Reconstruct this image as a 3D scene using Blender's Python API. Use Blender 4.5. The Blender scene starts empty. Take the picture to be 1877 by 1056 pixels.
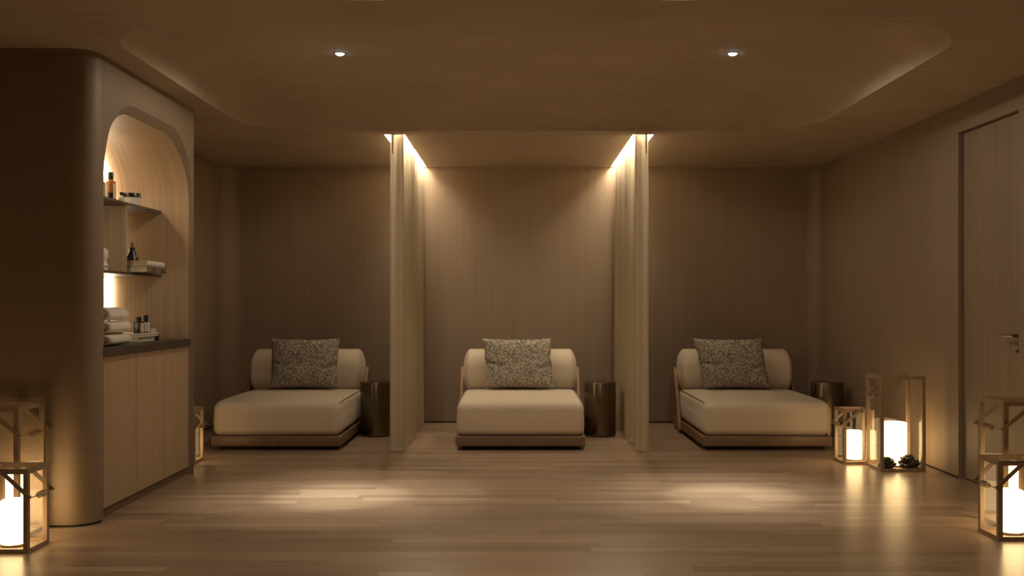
import bpy, bmesh, math, random
from mathutils import Vector, Matrix, noise
random.seed(7)
PI = math.pi
scene = bpy.context.scene
COL = scene.collection

# ------------------------------------------------------------------ camera
F_PX, CX, CY, EYE = 1850.0, 948.0, 556.0, 1.263
cam_d = bpy.data.cameras.new('camera')
cam = bpy.data.objects.new('camera', cam_d)
COL.objects.link(cam)
cam.location = (0, 0, EYE)
cam.rotation_euler = (PI / 2, 0, 0)
cam_d.sensor_width = 36.0
cam_d.lens = F_PX / 1877.0 * 36.0
cam_d.shift_x = -(CX - 938.5) / 1877.0
cam_d.shift_y = (CY - 528.0) / 1877.0
cam_d.clip_start = 0.05
scene.camera = cam

# ------------------------------------------------------------------ light levels, world, exposure
scene.view_settings.view_transform = 'Standard'
scene.view_settings.look = 'None'
scene.view_settings.gamma = 1.0
scene.view_settings.use_curve_mapping = False
scene.view_settings.exposure = 0.0
L_CURTAIN = 105.0       # led strips above the two curtains (emission)
L_FRONT = 11.0          # led strips in the two slots over the camera side
L_NICHE = 26.0          # led strip round the back of the niche
L_SPOT_WIDE = 36.0
L_SPOT = 410.0          # the two downlights (W)
L_FILL = 20.0     # added fill spots, out of view at the ceiling (W)
L_LENS = 18.0
L_CANDLE_S, L_CANDLE_T = 7.0, 7.0
WARM = (1.0, 0.82, 0.58)
CANDLE = (1.0, 0.66, 0.30)
world = bpy.data.worlds.new('world')
scene.world = world
world.use_nodes = True
world.node_tree.nodes['Background'].inputs[0].default_value = (0.02, 0.014, 0.008, 1)
world.node_tree.nodes['Background'].inputs[1].default_value = 0.3
scene.cycles.max_bounces = 8
scene.cycles.diffuse_bounces = 5
scene.cycles.transparent_max_bounces = 24
scene.cycles.sample_clamp_indirect = 6.0
scene.cycles.caustics_reflective = False
scene.cycles.caustics_refractive = False


# ------------------------------------------------------------------ materials
def new_mat(name):
    m = bpy.data.materials.new(name)
    m.use_nodes = True
    nt = m.node_tree
    return m, nt, nt.nodes['Principled BSDF']


def ramp(nt, stops):
    r = nt.nodes.new('ShaderNodeValToRGB')
    e = r.color_ramp.elements
    while len(e) < len(stops):
        e.new(0.5)
    for el, (p, c) in zip(e, stops):
        el.position = p
        el.color = (*c, 1)
    return r


def coords(nt, scale, kind='Object', rot=(0, 0, 0)):
    tc = nt.nodes.new('ShaderNodeTexCoord')
    mp = nt.nodes.new('ShaderNodeMapping')
    mp.inputs['Scale'].default_value = scale
    mp.inputs['Rotation'].default_value = rot
    nt.links.new(tc.outputs[kind], mp.inputs['Vector'])
    return mp


def noise_node(nt, vec, scale, detail=4, rough=0.55, dist=0.0):
    n = nt.nodes.new('ShaderNodeTexNoise')
    n.inputs['Scale'].default_value = scale
    n.inputs['Detail'].default_value = detail
    n.inputs['Roughness'].default_value = rough
    n.inputs['Distortion'].default_value = dist
    nt.links.new(vec.outputs[0], n.inputs['Vector'])
    return n


def mixc(nt, fac, a, b, mode='MIX'):
    mx = nt.nodes.new('ShaderNodeMix')
    mx.data_type = 'RGBA'
    mx.blend_type = mode
    for sock, v in ((mx.inputs[0], fac), (mx.inputs[6], a), (mx.inputs[7], b)):
        if hasattr(v, 'is_output'):
            nt.links.new(v, sock)
        elif isinstance(v, tuple):
            sock.default_value = (*v, 1)
        else:
            sock.default_value = v
    return mx.outputs[2]


def bump(nt, bsdf, height, strength, dist=0.01):
    b = nt.nodes.new('ShaderNodeBump')
    b.inputs['Strength'].default_value = strength
    b.inputs['Distance'].default_value = dist
    nt.links.new(height, b.inputs['Height'])
    nt.links.new(b.outputs[0], bsdf.inputs['Normal'])


def wood(name, base, axis='Z', fine=1.0, rough=0.5, contrast=1.0, kind='Object', spec=0.35, coat=0.0):
    """fine straight-grained veneer; the grain runs along the given axis"""
    m, nt, b = new_mat(name)
    lo, hi = 0.9, 110.0 * fine
    sc = {'X': (lo, hi, hi), 'Y': (hi, lo, hi), 'Z': (hi, hi, lo)}[axis]
    v = coords(nt, sc, kind)
    n1 = noise_node(nt, v, 1.0, 5, 0.6, 0.15)
    sc2 = tuple(s * 0.22 for s in sc)
    v2 = coords(nt, sc2, kind)
    n2 = noise_node(nt, v2, 1.0, 3, 0.5, 0.3)
    k = 0.30 * contrast
    d = tuple(c * (1 - k) for c in base)
    l = tuple(min(1, c * (1 + k * 0.75)) for c in base)
    r1 = ramp(nt, [(0.30, d), (0.52, base), (0.72, l)])
    nt.links.new(n1.outputs[0], r1.inputs[0])
    r2 = ramp(nt, [(0.3, (0.95, 0.945, 0.94)), (0.7, (1.03, 1.025, 1.02))])
    nt.links.new(n2.outputs[0], r2.inputs[0])
    c = mixc(nt, 1.0, r1.outputs[0], r2.outputs[0], 'MULTIPLY')
    nt.links.new(c, b.inputs['Base Color'])
    b.inputs['Roughness'].default_value = rough
    b.inputs['Specular IOR Level'].default_value = spec
    bump(nt, b, n1.outputs[0], 0.12, 0.004)
    return m


def plain(name, col, rough=0.5, metal=0.0, spec=0.5, var=0.06, scale=30.0):
    m, nt, b = new_mat(name)
    v = coords(nt, (1, 1, 1))
    n = noise_node(nt, v, scale, 3)
    r = ramp(nt, [(0.3, tuple(c * (1 - var) for c in col)), (0.7, tuple(min(1, c * (1 + var)) for c in col))])
    nt.links.new(n.outputs[0], r.inputs[0])
    nt.links.new(r.outputs[0], b.inputs['Base Color'])
    b.inputs['Roughness'].default_value = rough
    b.inputs['Metallic'].default_value = metal
    b.inputs['Specular IOR Level'].default_value = spec
    return m


def glow(name, col, strength):
    m = bpy.data.materials.new(name)
    m.use_nodes = True
    nt = m.node_tree
    nt.nodes.clear()
    o = nt.nodes.new('ShaderNodeOutputMaterial')
    e = nt.nodes.new('ShaderNodeEmission')
    e.inputs[0].default_value = (*col, 1)
    e.inputs[1].default_value = strength
    nt.links.new(e.outputs[0], o.inputs[0])
    return m


def glass(name, tint=(1, 1, 1), ior=1.45):
    m = bpy.data.materials.new(name)
    m.use_nodes = True
    nt = m.node_tree
    nt.nodes.clear()
    o = nt.nodes.new('ShaderNodeOutputMaterial')
    t = nt.nodes.new('ShaderNodeBsdfTransparent')
    t.inputs[0].default_value = (*tint, 1)
    g = nt.nodes.new('ShaderNodeBsdfGlossy')
    g.inputs['Roughness'].default_value = 0.02
    lw = nt.nodes.new('ShaderNodeLayerWeight')
    lw.inputs[0].default_value = 0.5
    pw = nt.nodes.new('ShaderNodeMath')
    pw.operation = 'POWER'
    pw.inputs[1].default_value = 5.0
    nt.links.new(lw.outputs['Facing'], pw.inputs[0])
    f = nt.nodes.new('ShaderNodeMath')
    f.operation = 'MULTIPLY_ADD'
    f.inputs[1].default_value = 0.50
    f.inputs[2].default_value = 0.022
    nt.links.new(pw.outputs[0], f.inputs[0])
    mx = nt.nodes.new('ShaderNodeMixShader')
    nt.links.new(f.outputs[0], mx.inputs[0])
    nt.links.new(t.outputs[0], mx.inputs[1])
    nt.links.new(g.outputs[0], mx.inputs[2])
    nt.links.new(mx.outputs[0], o.inputs[0])
    return m


def floor_mat():
    """oak boards laid across the room, every row with its own stagger, every board its own tone"""
    m, nt, b = new_mat('oak floor boards')
    N, K = nt.nodes.new, nt.links.new
    ROW, LEN = 0.095, 1.25

    def math_(op, a, c=None, d=None):
        n = N('ShaderNodeMath')
        n.operation = op
        for i, v in enumerate((a, c, d)):
            if v is None:
                continue
            if hasattr(v, 'is_output'):
                K(v, n.inputs[i])
            else:
                n.inputs[i].default_value = v
        return n.outputs[0]
    tc = N('ShaderNodeTexCoord')
    sp = N('ShaderNodeSeparateXYZ')
    K(tc.outputs['Object'], sp.inputs[0])
    ry = math_('DIVIDE', sp.outputs[1], ROW)
    row = math_('FLOOR', ry)
    wn = N('ShaderNodeTexWhiteNoise')
    wn.noise_dimensions = '1D'
    K(row, wn.inputs['W'])
    u = math_('MULTIPLY_ADD', wn.outputs['Value'], 9.0, math_('DIVIDE', sp.outputs[0], LEN))
    pid = math_('FLOOR', u)
    cb = N('ShaderNodeCombineXYZ')
    K(row, cb.inputs[0])
    K(pid, cb.inputs[1])
    w2 = N('ShaderNodeTexWhiteNoise')
    w2.noise_dimensions = '2D'
    K(cb.outputs[0], w2.inputs['Vector'])
    tone = ramp(nt, [(0.0, (0.282, 0.199, 0.136)), (0.3, (0.340, 0.246, 0.170)), (0.7, (0.374, 0.274, 0.191)), (1.0, (0.430, 0.320, 0.228))])
    K(w2.outputs['Value'], tone.inputs[0])
    # joints
    fy = math_('FRACT', ry)
    fu = math_('FRACT', u)
    dy = math_('MULTIPLY', math_('MINIMUM', fy, math_('SUBTRACT', 1.0, fy)), ROW)
    du = math_('MULTIPLY', math_('MINIMUM', fu, math_('SUBTRACT', 1.0, fu)), LEN)
    gap = math_('LESS_THAN', math_('MINIMUM', dy, du), 0.0011)
    # grain, different on every board
    ad = N('ShaderNodeVectorMath')
    ad.operation = 'MULTIPLY_ADD'
    K(w2.outputs['Color'], ad.inputs[0])
    ad.inputs[1].default_value = (37.0, 11.0, 5.0)
    K(tc.outputs['Object'], ad.inputs[2])
    mp = N('ShaderNodeMapping')
    mp.inputs['Scale'].default_value = (1.3, 30, 1)
    K(ad.outputs[0], mp.inputs['Vector'])
    n1 = noise_node(nt, mp, 1.0, 6, 0.62, 0.7)
    g = ramp(nt, [(0.27, (0.70, 0.67, 0.64)), (0.5, (1, 1, 1)), (0.75, (1.12, 1.11, 1.09))])
    K(n1.outputs[0], g.inputs[0])
    c = mixc(nt, 1.0, tone.outputs[0], g.outputs[0], 'MULTIPLY')
    c = mixc(nt, gap, c, (0.15, 0.10, 0.065))
    K(c, b.inputs['Base Color'])
    rr = N('ShaderNodeMapRange')
    rr.inputs['To Min'].default_value = 0.24
    rr.inputs['To Max'].default_value = 0.36
    K(n1.outputs[0], rr.inputs['Value'])
    K(rr.outputs[0], b.inputs['Roughness'])
    b.inputs['Specular IOR Level'].default_value = 0.5
    tilt = math_('MULTIPLY', w2.outputs['Value'], 0.4)
    hgt = math_('ADD', math_('MULTIPLY', n1.outputs[0], 0.35), math_('SUBTRACT', tilt, gap))
    bump(nt, b, hgt, 0.25, 0.003)
    return m


def plaster_mat():
    m, nt, b = new_mat('brushed ceiling plaster')
    v = coords(nt, (2.2, 16, 6))
    n = noise_node(nt, v, 1.0, 6, 0.62, 0.8)
    v2 = coords(nt, (1.3, 1.3, 1.3))
    n2 = noise_node(nt, v2, 1.0, 3, 0.5, 0.4)
    r = ramp(nt, [(0.3, (0.455, 0.376, 0.290)), (0.7, (0.545, 0.455, 0.355))])
    nt.links.new(n.outputs[0], r.inputs[0])
    r2 = ramp(nt, [(0.3, (0.92, 0.92, 0.92)), (0.7, (1.06, 1.05, 1.04))])
    nt.links.new(n2.outputs[0], r2.inputs[0])
    nt.links.new(mixc(nt, 1.0, r.outputs[0], r2.outputs[0], 'MULTIPLY'), b.inputs['Base Color'])
    b.inputs['Roughness'].default_value = 0.75
    b.inputs['Specular IOR Level'].default_value = 0.2
    bump(nt, b, n.outputs[0], 0.12, 0.004)
    return m


def fabric_mat(name, col, scale=420.0, rough=0.85):
    m, nt, b = new_mat(name)
    v = coords(nt, (1, 1, 1))
    n = noise_node(nt, v, scale, 2)
    r = ramp(nt, [(0.3, tuple(c * 0.9 for c in col)), (0.7, tuple(min(1, c * 1.07) for c in col))])
    nt.links.new(n.outputs[0], r.inputs[0])
    nt.links.new(r.outputs[0], b.inputs['Base Color'])
    b.inputs['Roughness'].default_value = rough
    b.inputs['Specular IOR Level'].default_value = 0.15
    b.inputs['Sheen Weight'].default_value = 0.25
    b.inputs['Sheen Roughness'].default_value = 0.5
    bump(nt, b, n.outputs[0], 0.15, 0.002)
    return m


def boucle_mat():
    """coarse woven stitches: cream yarn crossed by charcoal and blue-grey yarn"""
    m, nt, b = new_mat('tweed weave')
    v = coords(nt, (78, 1, 62), rot=(0, 0, 0))
    # slanted stitch cells
    tc = nt.nodes.new('ShaderNodeTexCoord')
    sh = nt.nodes.new('ShaderNodeMapping')
    sh.inputs['Rotation'].default_value = (0, math.radians(28), 0)
    sh.inputs['Scale'].default_value = (78, 0.02, 130)
    nt.links.new(tc.outputs['Object'], sh.inputs['Vector'])
    vo = nt.nodes.new('ShaderNodeTexVoronoi')
    vo.inputs['Scale'].default_value = 1.0
    vo.inputs['Randomness'].default_value = 0.45
    nt.links.new(sh.outputs[0], vo.inputs['Vector'])
    sep = nt.nodes.new('ShaderNodeSeparateColor')
    nt.links.new(vo.outputs['Color'], sep.inputs[0])
    r = ramp(nt, [(0.0, (0.20, 0.20, 0.23)), (0.16, (0.30, 0.29, 0.28)), (0.30, (0.46, 0.42, 0.35)), (0.6, (0.60, 0.54, 0.43)), (1.0, (0.74, 0.67, 0.54))])
    nt.links.new(sep.outputs[0], r.inputs[0])
    gap = ramp(nt, [(0.32, (1, 1, 1)), (0.72, (0.16, 0.155, 0.155))])
    nt.links.new(vo.outputs['Distance'], gap.inputs[0])
    c = mixc(nt, 1.0, r.outputs[0], gap.outputs[0], 'MULTIPLY')
    nt.links.new(c, b.inputs['Base Color'])
    b.inputs['Roughness'].default_value = 0.95
    b.inputs['Specular IOR Level'].default_value = 0.1
    inv = nt.nodes.new('ShaderNodeMath')
    inv.operation = 'SUBTRACT'
    inv.inputs[0].default_value = 1.0
    nt.links.new(vo.outputs['Distance'], inv.inputs[1])
    bump(nt, b, inv.outputs[0], 0.6, 0.006)
    return m


def curtain_mat():
    m, nt, b = new_mat('curtain voile')
    v = coords(nt, (300, 300, 300))
    n = noise_node(nt, v, 1.0, 2)
    r = ramp(nt, [(0.3, (0.62, 0.53, 0.395)), (0.7, (0.71, 0.62, 0.475))])
    nt.links.new(n.outputs[0], r.inputs[0])
    nt.links.new(r.outputs[0], b.inputs['Base Color'])
    b.inputs['Roughness'].default_value = 0.9
    b.inputs['Specular IOR Level'].default_value = 0.1
    tr = nt.nodes.new('ShaderNodeBsdfTranslucent')
    nt.links.new(r.outputs[0], tr.inputs[0])
    mx = nt.nodes.new('ShaderNodeMixShader')
    mx.inputs[0].default_value = 0.38
    out = nt.nodes['Material Output']
    nt.links.new(b.outputs[0], mx.inputs[1])
    nt.links.new(tr.outputs[0], mx.inputs[2])
    nt.links.new(mx.outputs[0], out.inputs[0])
    return m


def book_spine_mat():
    m, nt, b = new_mat('printed book spine')
    v = coords(nt, (60, 60, 60))
    n = noise_node(nt, v, 1.0, 3, 0.6, 1.2)
    r = ramp(nt, [(0.53, (0.030, 0.024, 0.018)), (0.58, (0.50, 0.43, 0.33))])
    nt.links.new(n.outputs[0], r.inputs[0])
    nt.links.new(r.outputs[0], b.inputs['Base Color'])
    b.inputs['Roughness'].default_value = 0.5
    return m


WALL = (0.270, 0.203, 0.144)
M = {}
M['wall'] = wood('walnut veneer wall', WALL, 'Z', 1.0, 0.55, 0.32)
M['wall_h'] = wood('veneer with level grain', (0.275, 0.205, 0.142), 'X', 1.0, 0.55, 0.5, kind='UV')
M['door'] = wood('oak veneer door', (0.250, 0.186, 0.133), 'Z', 0.8, 0.5, 0.9)
M['cabinet'] = wood('oak cabinet veneer', (0.455, 0.340, 0.234), 'Z', 0.8, 0.5, 0.55)
M['side'] = wood('veneer of the niche wall', (0.255, 0.190, 0.132), 'Z', 1.0, 0.55, 0.35)
M['niche'] = wood('oak niche veneer', (0.48, 0.355, 0.235), 'Y', 0.9, 0.5, 0.6, kind='UV')
M['bounce_wall'] = plain('pale plaster', (0.62, 0.54, 0.45), 0.8, 0, 0.2)  # unseen walls only, made pale to bounce more ambient light
M['ceiling'] = plaster_mat()
M['floor'] = floor_mat()
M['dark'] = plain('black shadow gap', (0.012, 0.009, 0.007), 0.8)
M['plinth'] = plain('dark plinth', (0.16, 0.105, 0.07), 0.6)
M['bronze_top'] = plain('dark bronze counter', (0.060, 0.046, 0.034), 0.45, 0.0, 0.4)
M['shelf'] = plain('dark bronze shelf', (0.11, 0.082, 0.058), 0.42, 0.3, 0.4)
M['slot'] = plain('white slot lining', (0.75, 0.68, 0.56), 0.7)
M['curtain_led'] = glow('led above curtain', WARM, L_CURTAIN)
M['front_led'] = glow('led in front slot', WARM, L_FRONT)
M['niche_led'] = glow('led round niche', (1.0, 0.80, 0.52), L_NICHE)
M['lens'] = glow('cool downlight lens', (0.66, 0.86, 1.0), L_LENS)
M['steel'] = plain('brushed steel', (0.42, 0.38, 0.33), 0.3, 1.0)
M['chrome'] = plain('polished nickel', (0.75, 0.70, 0.62), 0.16, 1.0)
M['seat'] = fabric_mat('beige linen', (0.665, 0.57, 0.445))
M['piping'] = fabric_mat('taupe piping', (0.33, 0.25, 0.17))
M['sofa_wood'] = wood('walnut sofa frame', (0.215, 0.138, 0.088), 'Z', 1.2, 0.42, 1.0)
M['sofa_board'] = wood('oak sofa board', (0.34, 0.21, 0.12), 'Z', 1.0, 0.42, 0.8)
M['boucle'] = boucle_mat()
M['table'] = plain('burnished bronze', (0.225, 0.180, 0.122), 0.25, 0.97)
M['curtain'] = curtain_mat()
M['track'] = plain('grey track end', (0.60, 0.53, 0.42), 0.6)
M['lantern'] = wood('pale lantern oak', (0.33, 0.237, 0.152), 'Z', 0.9, 0.45, 0.6)
M['pane'] = glass('clear pane')
M['candle_s'] = glow('glowing wax', CANDLE, L_CANDLE_S)
M['candle_t'] = glow('glowing wax of the large candle', CANDLE, L_CANDLE_T)
M['candle_base'] = plain('candle base', (0.45, 0.34, 0.22), 0.6)
M['leaf'] = plain('near-black green leaf', (0.020, 0.022, 0.016), 0.38, 0, 0.5)
M['towel'] = fabric_mat('white towelling', (0.80, 0.755, 0.68), 160.0, 0.95)
M['towel_coil_shade'] = plain('shade in towel coil', (0.16, 0.13, 0.10), 0.95)  # dark tone paints the crease shade of the white towel
M['amber'] = plain('amber glass', (0.46, 0.175, 0.036), 0.12, 0.0, 0.6)
M['black'] = plain('black plastic', (0.010, 0.009, 0.008), 0.3)
M['label'] = plain('cream label', (0.74, 0.68, 0.58), 0.7)
M['cream'] = plain('cream card', (0.72, 0.66, 0.55), 0.6)
M['white'] = plain('white plaster', (0.80, 0.76, 0.70), 0.6)
M['paper'] = plain('page block', (0.66, 0.57, 0.44), 0.8, scale=90)
M['spine'] = book_spine_mat()
M['clear'] = glass('clear bottle glass', (0.85, 0.72, 0.55))


# ------------------------------------------------------------------ mesh helpers
class MB:
    def __init__(self):
        self.bm = bmesh.new()

    def box(self, x0, x1, y0, y1, z0, z1, bev=0.0, seg=2):
        bm = self.bm
        vs = [bm.verts.new(p) for p in ((x0, y0, z0), (x1, y0, z0), (x1, y1, z0), (x0, y1, z0), (x0, y0, z1), (x1, y0, z1), (x1, y1, z1), (x0, y1, z1))]
        fs = [bm.faces.new([vs[i] for i in q]) for q in ((0, 3, 2, 1), (4, 5, 6, 7), (0, 1, 5, 4), (1, 2, 6, 5), (2, 3, 7, 6), (3, 0, 4, 7))]
        if bev > 0:
            es = list({e for f in fs for e in f.edges})
            bmesh.ops.bevel(bm, geom=es, offset=bev, segments=seg, profile=0.5, affect='EDGES')
        return self

    def lathe(self, prof, c=(0, 0, 0), n=32, sx=1.0, sy=1.0):
        """profile of (radius, z) from the bottom up"""
        bm = self.bm
        rings = []
        for r, z in prof:
            if r < 1e-6:
                rings.append([bm.verts.new((c[0], c[1], c[2] + z))])
            else:
                rings.append([bm.verts.new((c[0] + sx * r * math.cos(2 * PI * i / n), c[1] + sy * r * math.sin(2 * PI * i / n), c[2] + z)) for i in range(n)])
        for a, b in zip(rings, rings[1:]):
            for i in range(n):
                j = (i + 1) % n
                if len(a) == 1 and len(b) == 1:
                    continue
                if len(a) == 1:
                    bm.faces.new((a[0], b[j], b[i]))
                elif len(b) == 1:
                    bm.faces.new((a[i], a[j], b[0]))
                else:
                    bm.faces.new((a[i], a[j], b[j], b[i]))
        return self

    def tube(self, pts, r, n=10, cap=True):
        bm = self.bm
        pts = [Vector(p) for p in pts]
        rings = []
        up = None
        for i, p in enumerate(pts):
            t = (pts[min(i + 1, len(pts) - 1)] - pts[max(i - 1, 0)]).normalized()
            if up is None or abs(t.dot(up)) > 0.95:
                up = Vector((0, 0, 1)) if abs(t.z) < 0.9 else Vector((1, 0, 0))
            s = t.cross(up).normalized()
            u = s.cross(t).normalized()
            rr = r[i] if isinstance(r, (list, tuple)) else r
            rings.append([bm.verts.new(p + rr * (math.cos(2 * PI * k / n) * s + math.sin(2 * PI * k / n) * u)) for k in range(n)])
        for a, b in zip(rings, rings[1:]):
            for k in range(n):
                j = (k + 1) % n
                bm.faces.new((a[k], a[j], b[j], b[k]))
        if cap:
            bm.faces.new(list(reversed(rings[0])))
            bm.faces.new(rings[-1])
        return self

    def bar(self, p, q, w, t):
        """flat rectangular bar from p to q, lying in an XZ plane: w across, t along Y"""
        p, q = Vector(p), Vector(q)
        d = (q - p).normalized()
        s = Vector((0, 1, 0))
        u = d.cross(s).normalized()
        bm = self.bm
        ring = []
        for c in (p, q):
            ring.append([bm.verts.new(c + a * w / 2 * u + b * t / 2 * s) for a, b in ((-1, -1), (1, -1), (1, 1), (-1, 1))])
        for k in range(4):
            j = (k + 1) % 4
            bm.faces.new((ring[0][k], ring[0][j], ring[1][j], ring[1][k]))
        bm.faces.new(list(reversed(ring[0])))
        bm.faces.new(ring[1])
        return self

    def prism(self, pts, axis, a, b):
        """closed outline (2-D) swept between a and b along the given axis"""
        bm = self.bm

        def mk(p, h):
            return {'X': (h, p[0], p[1]), 'Y': (p[0], h, p[1]), 'Z': (p[0], p[1], h)}[axis]
        A = [bm.verts.new(mk(p, a)) for p in pts]
        B = [bm.verts.new(mk(p, b)) for p in pts]
        n = len(pts)
        bm.faces.new(list(reversed(A)))
        bm.faces.new(B)
        for i in range(n):
            j = (i + 1) % n
            bm.faces.new((A[i], A[j], B[j], B[i]))
        return self

    def rbox(self, c, half, r, fn=None, k=5, n=8):
        """soft cushion block: box with rounded edges, optionally shaped by fn(Vector) in local coords"""
        bm = self.bm

        def samples(s):
            inner = s - r
            out = [-(inner + r * math.tan(PI / 4 * (1 - i / k))) for i in range(k)]
            out += [-inner + 2 * inner * i / n for i in range(n + 1)]
            out += [inner + r * math.tan(PI / 4 * ((i + 1) / k)) for i in range(k)]
            return out
        S = [samples(h) for h in half]
        inner = [h - r for h in half]
        cache = {}

        def vert(p):
            q = Vector([max(-inner[i], min(inner[i], p[i])) for i in range(3)])
            d = Vector(p) - q
            if d.length > 1e-9:
                q = q + d.normalized() * r
            key = (round(q.x, 5), round(q.y, 5), round(q.z, 5))
            if key not in cache:
                w = fn(q.copy()) if fn else q
                cache[key] = bm.verts.new(w + Vector(c))
            return cache[key]
        for ax in range(3):
            u, v = (ax + 1) % 3, (ax + 2) % 3
            for sgn in (-1, 1):
                for i in range(len(S[u]) - 1):
                    for j in range(len(S[v]) - 1):
                        quad = []
                        for a, b in ((i, j), (i + 1, j), (i + 1, j + 1), (i, j + 1)):
                            p = [0, 0, 0]
                            p[ax] = sgn * half[ax]
                            p[u] = S[u][a]
                            p[v] = S[v][b]
                            quad.append(vert(p))
                        if sgn < 0:
                            quad.reverse()
                        if len(set(quad)) == 4:
                            try:
                                bm.faces.new(quad)
                            except ValueError:
                                pass
        return self

    def build(self, name, mat, parent=None, smooth=None):
        bm = self.bm
        bmesh.ops.recalc_face_normals(bm, faces=bm.faces[:])
        me = bpy.data.meshes.new(name)
        bm.to_mesh(me)
        bm.free()
        me.materials.append(mat)
        if smooth is not None:
            for p in me.polygons:
                p.use_smooth = True
            me.set_sharp_from_angle(angle=math.radians(smooth))
        o = bpy.data.objects.new(name, me)
        COL.objects.link(o)
        if parent:
            o.parent = parent
        return o


def tag(o, label, cat, group=None):
    o['label'] = label
    o['category'] = cat
    if group:
        o['group'] = group
    return o


def thing(name, label, cat, loc=(0, 0, 0), rz=0.0, group=None):
    o = bpy.data.objects.new(name, None)
    o.empty_display_size = 0.1
    COL.objects.link(o)
    o.location = loc
    o.rotation_euler = (0, 0, rz)
    return tag(o, label, cat, group)


def struct(o, label, cat):
    o['kind'] = 'structure'
    return tag(o, label, cat)


def copy_tree(o, parent=None):
    c = o.copy()
    COL.objects.link(c)
    if parent:
        c.parent = parent
    for ch in list(o.children):
        copy_tree(ch, c)
    return c


# ------------------------------------------------------------------ room dimensions
XL, XR, Y0, YB, ZC = -3.10, 3.184, -1.5, 10.67, 2.70
ROOM_L, ROOM_R = -3.6, XR            # the room is wider on the left nearer the camera
BK_X, BK_Y0, BK_Y1, BK_R = -2.40, 5.685, 7.49, 0.14      # the bulkhead that holds the niche

# ------------------------------------------------------------------ floor
f = MB()
f.box(ROOM_L - .1, XR + .2, Y0 - .1, YB + .1, -.05, 0)
struct(f.build('floor', M['floor']), 'satin oak plank floor running across the whole room', 'floor')


# ------------------------------------------------------------------ ceiling with dished recess and light slots
def rrect(x0, x1, y0, y1, r, n=12):
    pts = []
    for cx, cy, a0 in ((x1 - r, y0 + r, -PI / 2), (x1 - r, y1 - r, 0), (x0 + r, y1 - r, PI / 2), (x0 + r, y0 + r, PI)):
        for i in range(n + 1):
            a = a0 + PI / 2 * i / n
            pts.append((cx + r * math.cos(a), cy + r * math.sin(a)))
    return pts


RX0, RX1, RY0, RY1, RR, RH = -2.22, 2.425, 5.14, 8.42, 0.62, 0.20
CURTAIN_SLOTS = [(-1.135, -0.958), (0.987, 1.165)]
FRONT_SLOTS = [(-0.80, -0.628), (0.682, 0.858)]
SLOT_Y0, SLOT_Y1 = 8.60, 10.655
FS_Y0, FS_Y1 = 1.6, 4.787
SLOT_H = 0.16
CSLOT_H = 0.05
bm = bmesh.new()


def loop_edges(pts, z):
    vs = [bm.verts.new((x, y, z)) for x, y in pts]
    return vs, [bm.edges.new((vs[i], vs[(i + 1) % len(vs)])) for i in range(len(vs))]


edges = loop_edges([(ROOM_L - .1, Y0 - .1), (XR + .1, Y0 - .1), (XR + .1, YB + .05), (ROOM_L - .1, YB + .05)], ZC)[1]
edges += loop_edges(rrect(RX0, RX1, RY0, RY1, RR), ZC)[1]
slots = [(a, b, SLOT_Y0, SLOT_Y1) for a, b in CURTAIN_SLOTS] + [(a, b, FS_Y0, FS_Y1) for a, b in FRONT_SLOTS]
for a, b, y0, y1 in slots:
    edges += loop_edges([(a, y0), (b, y0), (b, y1), (a, y1)], ZC)[1]
bmesh.ops.triangle_fill(bm, use_beauty=True, use_dissolve=False, edges=edges)
for fc in bm.faces:
    fc.normal_update()
    if fc.normal.z > 0:
        fc.normal_flip()
# the dish: nested outlines curving up from the rim
steps = 12
prev = None
for s in range(steps + 1):
    t = s / steps
    off = 0.44 * t ** 1.25
    z = ZC + RH * (1 - (1 - t) ** 2.4)
    pts = rrect(RX0 + off, RX1 - off, RY0 + off, RY1 - off, max(RR - off * 0.6, 0.1))
    vs = [bm.verts.new((x, y, z)) for x, y in pts]
    if prev:
        for i in range(len(vs)):
            j = (i + 1) % len(vs)
            fc = bm.faces.new((prev[i], vs[i], vs[j], prev[j]))
            fc.smooth = True
    prev = vs
fc = bm.faces.new(list(reversed(prev)))
fc.smooth = True
me = bpy.data.meshes.new('ceiling')
bm.to_mesh(me)
bm.free()
me.materials.append(M['ceiling'])
ceil = bpy.data.objects.new('ceiling', me)
COL.objects.link(ceil)
struct(ceil, 'brushed plaster ceiling with a large dished rounded recess', 'ceiling')


def slot_light(x0, x1, y0, y1, led, label, group, strip, SLOT_H=SLOT_H):
    t = thing('slot_light', label, 'light', ((x0 + x1) / 2, (y0 + y1) / 2, ZC), 0, group)
    w, l = (x1 - x0) / 2, (y1 - y0) / 2
    b = MB()
    th = 0.012
    b.box(-w - th, -w, -l - th, l + th, 0.002, SLOT_H)
    b.box(w, w + th, -l - th, l + th, 0.002, SLOT_H)
    b.box(-w, w, -l - th, -l, 0.002, SLOT_H)
    b.box(-w, w, l, l + th, 0.002, SLOT_H)
    b.box(-w - th, w + th, -l - th, l + th, SLOT_H, SLOT_H + th)
    b.build('channel', M['slot'], t)
    for a, c in strip:
        e = MB()
        e.box(a * w, c * w, -l + .02, l - .02, SLOT_H - 0.012, SLOT_H - 0.001)
        e.build('led_strip', led, t)
    return t


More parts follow.
